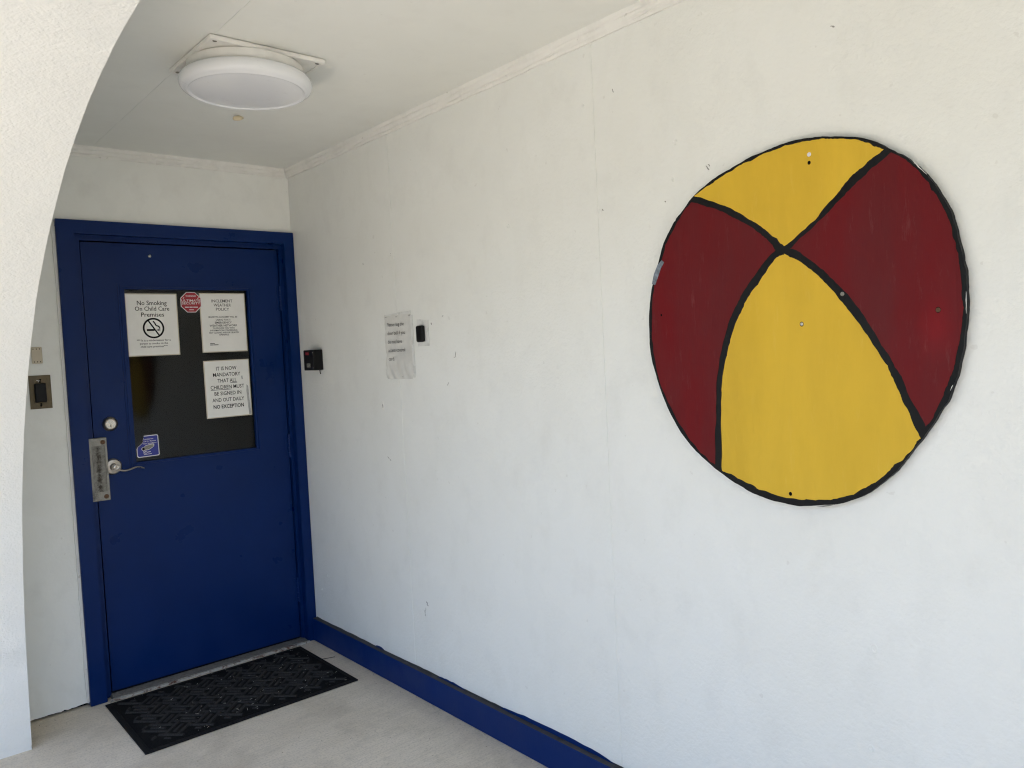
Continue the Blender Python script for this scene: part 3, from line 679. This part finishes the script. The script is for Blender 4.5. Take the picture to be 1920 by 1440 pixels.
BY = [[(-2.7752, 1.6767), (-2.8197, 1.65), (-2.8745, 1.6014), (-2.9139, 1.5557), (-2.9519, 1.5051), (-2.9916, 1.4433), (-3.0271, 1.3801), (-3.0556, 1.3155), (-3.0901, 1.2343)], [(-3.0901, 1.2343), (-3.0646, 1.199), (-3.0339, 1.1688), (-2.9926, 1.1304), (-2.9468, 1.0999), (-2.8788, 1.0745), (-2.8073, 1.0642), (-2.7474, 1.0664), (-2.6851, 1.0788), (-2.6285, 1.0986), (-2.572, 1.1171)], [(-2.572, 1.1171), (-2.5754, 1.2576), (-2.5808, 1.3467), (-2.5977, 1.4202), (-2.6235, 1.4921), (-2.6593, 1.5616), (-2.7054, 1.6141), (-2.7459, 1.6617), (-2.7752, 1.6767)]]

bd = tag(empty('painted_board', (-.006, -2.765, 1.05)), 'large round board painted as a red and yellow ball on side wall', 'wall board')
def rag(pts, a):
    n = [(random.gauss(0, a), random.gauss(0, a)) for _ in range(len(pts)+4)]
    return [(p[0]+(n[i][0]+n[i+1][0]+n[i+2][0])*.55, p[1]+(n[i][1]+n[i+1][1]+n[i+2][1])*.55) for i, p in enumerate(pts)]
b = B(); out = rag(catmull(OUT, 7, True), .0007)
fa, fb, side = prism(b, out, 'x', -.0185, -.0040)
bmesh.ops.bevel(b, geom=list(fa.edges), offset=.0012, segments=1, affect='EDGES')
part('board', b, M['blackpaint'], bd)
for key, name, mm in ((TY, 'yellow_segment', 'yellow'), (BY, 'yellow_segment', 'yellow'), (LR, 'red_segment', 'red'), (RR, 'red_segment', 'red')):
    pts = []
    for sgm in key: pts += rag(catmull(sgm, 9), .0011)[:-1]
    b = B(); f_ = b.faces.new([b.verts.new((-.0191, y, z)) for y, z in pts]); bmesh.ops.triangulate(b, faces=[f_])
    part(name, b, M[mm], bd)
RX = Matrix.Rotation(R(-90), 4, 'Y')
for (y, z), rr, mm in (((-2.850, 1.9036), .0052, 'white_sticker'), ((-2.922, 1.5647), .0050, 'zinc'), ((-2.8175, 1.4997), .0042, 'nickel_bright'), ((-3.1326, 1.5132), .0050, 'rust')):
    b = B(); lathe(b, [(0, .0012), (rr*.3, .0006), (rr*.45, .0016), (rr*.9, .0012), (rr, 0)], 16, Matrix.Translation((-.0192, y, z)) @ RX); part('screw', b, M[mm], bd, True)
for (y, z), rr in (((-2.8495, 1.8842), .0042), ((-2.3868, 1.5488), .0030), ((-2.7728, 1.0755), .0045), ((-3.1326, 1.5132), .0055), ((-2.8175, 1.4997), .0052)):
    b = B(); flat(b, [(-.01918, y+rr*math.cos(k*.5236), z+rr*1.15*math.sin(k*.5236)) for k in range(12)]); part('screw_hole', b, M['void'], bd)

b = B()
for y0, z0, y1, z1, w_ in ((-3.0885, 1.8375, -3.1155, 1.8045, .0018), (-3.1885, 1.548, -3.1875, 1.502, .0013), (-2.826, 1.0505, -2.886, 1.0615, .0016), (-2.508, 1.8665, -2.500, 1.856, .002), (-2.443, 1.8045, -2.451, 1.8125, .0025), (-3.1585, 1.352, -3.1535, 1.340, .0013)):
    b = B(); streak(b, y0, z0, y1, z1, w_, -.0189, -.0182); part('chipped_edge', b, M['trim'], bd)
b = B(); prism(b, [(-2.357, 1.640), (-2.369, 1.636), (-2.392, 1.682), (-2.404, 1.697), (-2.396, 1.704), (-2.380, 1.692), (-2.366, 1.668)], 'x', -.0194, -.016); part('paint_smear', b, M['smear'], bd)

# ------------------------------------------------------------------ small things on the side wall
t = tag(empty('alarm_box', (0, -.22, 1.412)), 'black electronic box with small red label beside the door frame', 'alarm box')
b = B(); box(b, -.053, -.0012, -.270, -.165, 1.412, 1.513, .004, 3); part('case', b, M['black'], t)
b = B(); box(b, -.0538, -.0528, -.225, -.190, 1.488, 1.502); part('red_label', b, M['red_label'], t)
b = B(); box(b, -.0538, -.0528, -.236, -.197, 1.427, 1.447); part('grey_label', b, M['sticker_grey'], t)
b = B()
for yy, zz in ((-.262, 1.499), (-.262, 1.424)): b = B(); lathe(b, [(0, .001), (.003, .0008), (.0035, 0)], 10, Matrix.Translation((-.0530, yy, zz)) @ RX); part('screw', b, M['nickel_bright'], t)
b = B(); tube(b, [(-.004, -.235, 1.412), (-.004, -.237, 1.400), (-.002, -.239, 1.392)], .0022, 6); part('wire_end', b, M['black'], t)

t = tag(empty('door_bell', (0, -1.15, 1.50)), 'small black door bell on a pale plate beside the wall notice', 'door bell')
b = B(); prism(b, [(-1.112, 1.500), (-1.1930, 1.500), (-1.1935, 1.604), (-1.112, 1.611)], 'x', -.0025, -.0008); part('back_plate', b, M['pale_plastic'], t)
b = B(); box(b, -.021, -.0027, -1.171, -1.125, 1.517, 1.584, .0075, 4); part('button_case', b, M['black'], t, True)

t = tag(empty('wall_notice', (0, -.966, 1.367)), 'crinkled plastic-sleeved paper asking to ring the bell, on side wall', 'notice')
b = B(); ny, nz = 30, 40; G = []
def wav(i, j):
    v = j/nz; uu = i/ny
    a = .0022 + .0012*math.sin(uu*9+v*4) + .0009*math.sin(v*13+uu*5)
    if v < .36: a += (.36-v)*.016*abs(math.sin(uu*11+2.2*math.sin(v*7)))
    if uu < .12: a += .003*(1-uu/.12)*abs(math.sin(v*17))
    return a
for j in range(nz+1):
    v = j/nz; row = []
    for i in range(ny+1):
        uu = i/ny
        y = -(.865 + .203*uu + .002*math.sin(v*19)*(1-uu)); z = 1.367 + v*(.275 - .001*uu) 
        row.append(b.verts.new((-wav(i, j), y, z)))
    G.append(row)
for j in range(nz):
    for i in range(ny): b.faces.new((G[j][i], G[j][i+1], G[j+1][i+1], G[j+1][i]))
def sleeve():
    m, nt, bb = mat('plastic_sleeve_paper', (.66, .655, .615), .22); v = coords(nt)
    c = mixc(nt, ramp(nt, noise(nt, v, 16, 4), [(.35, 0.), (.7, 1.)]), (.70, .695, .655), (.60, .595, .56)); nt.links.new(c, bb.inputs['Base Color'])
    bb.inputs['Roughness'].default_value = .5; bb.inputs['Coat Weight'].default_value = .6; bb.inputs['Coat Roughness'].default_value = .12
    nt.links.new(bump(nt, noise(nt, coords(nt, (1, 3, 1)), 22, 4, .6, .8), .006, .45), bb.inputs['Normal']); return m
part('sleeve', b, sleeve(), t, True)
b = B()
for k, (body, wd) in enumerate((('Please ring the', .132), ('door bell if you', .139), ('do not have', .112), ('access control', .132), ('card.', .046))):
    z0 = 1.592 - k*.0365
    b = B(); text_bm(b, body, wd, .0165, (lambda px, pz, z0=z0: (-.0062, -.887-px, z0+pz)), align='L', bold=.004); part('text_line', b, M['ink_wall'], t)
b = B(); prism(b, [(-.863, 1.639), (-1.070, 1.638), (-1.072, 1.651), (-.863, 1.643)], 'x', -.0034, -.0012); part('tape_strip', b, M['pale_plastic'], t)
b = B(); box(b, -.0030, -.0010, -1.082, -1.066, 1.372, 1.632); part('tape_strip', b, M['pale_plastic'], t)
b = B()
for yy, zz in ((-.872, 1.632), (-.955, 1.630), (-1.055, 1.630), (-1.050, 1.378), (-.985, 1.376)): b = B(); streak(b, yy, zz, yy-.012, zz+.002, .003, -.0062); part('staple', b, M['tape'], t)

# ------------------------------------------------------------------ plates on the end wall
t = tag(empty('bronze_switch_plate', (-1.174, 0, 1.315)), 'dull bronze plate with a black switch block left of the door', 'switch plate')
b = B(); box(b, -1.2145, -1.1335, -.0045, -.0006, 1.315, 1.456, .001); part('plate', b, M['bronze'], t)
b = B(); box(b, -1.1965, -1.1545, -.021, -.0040, 1.342, 1.422, .003); part('switch_block', b, M['black'], t)
b = B()
for xx, zz in ((-1.172, 1.437), (-1.174, 1.428), (-1.175, 1.335), (-1.1755, 1.328)): b = B(); flat(b, [(xx+.0042*math.cos(k*.6283), -.0049, zz+.0042*math.sin(k*.6283)) for k in range(10)]); part('screw_hole', b, M['void'], t)
b = B(); tube(b, [(-1.186, -.0055, 1.436), (-1.181, -.009, 1.433), (-1.176, -.0055, 1.434), (-1.181, -.007, 1.4275)], .0016, 6); part('wire_end', b, M['white_sticker'], t)
t = tag(empty('cream_mounting_plate', (-1.177, 0, 1.505)), 'small cream plastic plate above the bronze plate', 'mounting plate')
b = B(); box(b, -1.197, -1.1575, -.0050, -.0006, 1.5055, 1.5755, .0035, 3); part('plate', b, M['cream'], t)
b = B()
for xx, zz in ((-1.190, 1.567), (-1.178, 1.567), (-1.166, 1.567), (-1.188, 1.513), (-1.177, 1.513), (-1.166, 1.513)): b = B(); flat(b, [(xx+.0020*math.cos(k*.785), -.0053, zz+.0026*math.sin(k*.785)) for k in range(8)]); part('screw_hole', b, M['void'], t)

# ------------------------------------------------------------------ door mat
t = tag(empty('door_mat', (-.573, -.357, 0)), 'black rectangular door mat with raised basket-weave ribs before the door', 'door mat')
mx0, mx1, my0, my1 = -1.030, -.117, -.655, -.062
b = B(); box(b, mx0, mx1, my0, my1, .001, .007, .0025); part('rubber_backing', b, M['mat_edge'], t)
b = B(); box(b, mx0+.022, mx1-.022, my0+.022, my1-.022, .006, .0088, .001); part('pile', b, M['mat'], t)
b = B()
def rib(b, cx, cy, ang, L_, w_, h=.0048, z=.0086):
    c, s_ = math.cos(ang), math.sin(ang)
    def P(a, d, zz): return b.verts.new((cx+a*c-d*s_, cy+a*s_+d*c, zz))
    lo = [P(a*L_/2, d*w_/2, z) for a, d in ((-1,-1),(1,-1),(1,1),(-1,1))]
    hi = [P(a*(L_/2-.003), d*(w_/2-.003), z+h) for a, d in ((-1,-1),(1,-1),(1,1),(-1,1))]
    b.faces.new(hi)
    for i in range(4): b.faces.new((lo[i], lo[(i+1) % 4], hi[(i+1) % 4], hi[i]))
cell = .084; ix0, ix1, iy0, iy1 = mx0+.034, mx1-.034, my0+.034, my1-.034
for i in range(-14, 15):
    for j in range(-14, 15):
        uu, vv = i*cell, j*cell; ang = R(45)
        cx, cy = -.573+(uu-vv)*.7071, -.357+(uu+vv)*.7071
        a = ang if (i+j) % 2 else ang+R(90)
        for k in (-1, 0, 1):
            L_ = cell*(1.28 if k else .78); d = k*cell*.315
            px, py = cx-math.sin(a)*d, cy+math.cos(a)*d
            e = L_/2*.7071+.004
            if ix0+e < px < ix1-e and iy0+e < py < iy1-e: rib(b, px, py, a+random.gauss(0, .008), L_, .0165)
            elif ix0+.015 < px < ix1-.015 and iy0+.015 < py < iy1-.015: rib(b, px, py, a+random.gauss(0, .03), .030, .012)
o = part('raised_ribs', b, M['mat_bar'], t); o['kind'] = 'stuff'
b = B()
for k in range(120):
    xx = mx0+.03+(mx1-mx0-.06)*random.random()**.65; yy = random.uniform(my0+.02, my1-.02); a = random.uniform(0, 6.28); L_ = random.uniform(.002, .012)
    if random.random() < .12: L_ *= 1.8
    c = Vector((xx, yy, .0138)); d = Vector((math.cos(a), math.sin(a), 0))*L_/2; n = Vector((-d.y, d.x, 0)).normalized()*random.uniform(.0003, .0008)
    flat(b, [c-d-n, c+d-n, c+d+n+Vector((0, 0, .001)), c-d+n])
o = part('lint_fleck', b, M['lint'], t); o['kind'] = 'stuff'

# ------------------------------------------------------------------ litter on the slab
b = B()
spots = [(-.30,-1.22),(-.41,-1.38),(-.18,-.86),(-.13,-.98),(-.10,-1.12),(-.22,-1.08),(-.62,-1.30),(-.36,-.80),(-1.28,-.06),(-1.26,-.09),(-1.22,-.05),(-1.19,-.12),(-1.30,-.16),(-.05,-.9),(-.06,-1.2),(-.045,-1.33),(-.055,-1.02),(-.07,-.72),(-.9,-.85),(-.5,-1.05),(-.26,-1.45)]
for k in range(90):
    if k < len(spots): xx, yy = spots[k]; L_ = random.uniform(.005, .013)
    else: xx, yy = random.uniform(-1.3, -.04), random.uniform(-2.2, -.70); L_ = random.uniform(.002, .006)
    if k > 70: xx, yy = -.034-abs(random.gauss(0, .012)), random.uniform(-2.0, -.5)
    a = random.uniform(0, 6.28); c = Vector((xx, yy, .0015)); d = Vector((math.cos(a), math.sin(a), 0))*L_/2; n = Vector((-d.y, d.x, 0)).normalized()*random.uniform(.0007, .0020)
    flat(b, [c-d, c+n, c+d+Vector((0, 0, .002)), c-n])
o = tag(obj('leaf_litter', b, M['leaf']), 'specks of dark dry leaf litter scattered on the concrete', 'litter'); o['kind'] = 'stuff'
b = B(); tube(b, [(-.135, -.29, .003), (-.10, -.31, .004), (-.058, -.32, .003)], .0013, 6)
tag(obj('dry_twig', b, M['leaf']), 'thin dark twig between mat and blue baseboard', 'twig')
b = B()
for k in range(130):
    yy = -.05-random.random()*2.6; xx = -.025-abs(random.gauss(0, .006)); rr = random.uniform(.0015, .004)
    m_ = Matrix.Translation((xx, yy, .001)) @ Matrix.Rotation(random.uniform(0, 6), 4, 'Z') @ Matrix.Diagonal((1, .7, .6, 1))
    bmesh.ops.create_icosphere(b, subdivisions=1, radius=rr, matrix=m_)
o = tag(obj('grit', b, M['floor']), 'pale grit gathered along the foot of the baseboard', 'grit'); o['kind'] = 'stuff'
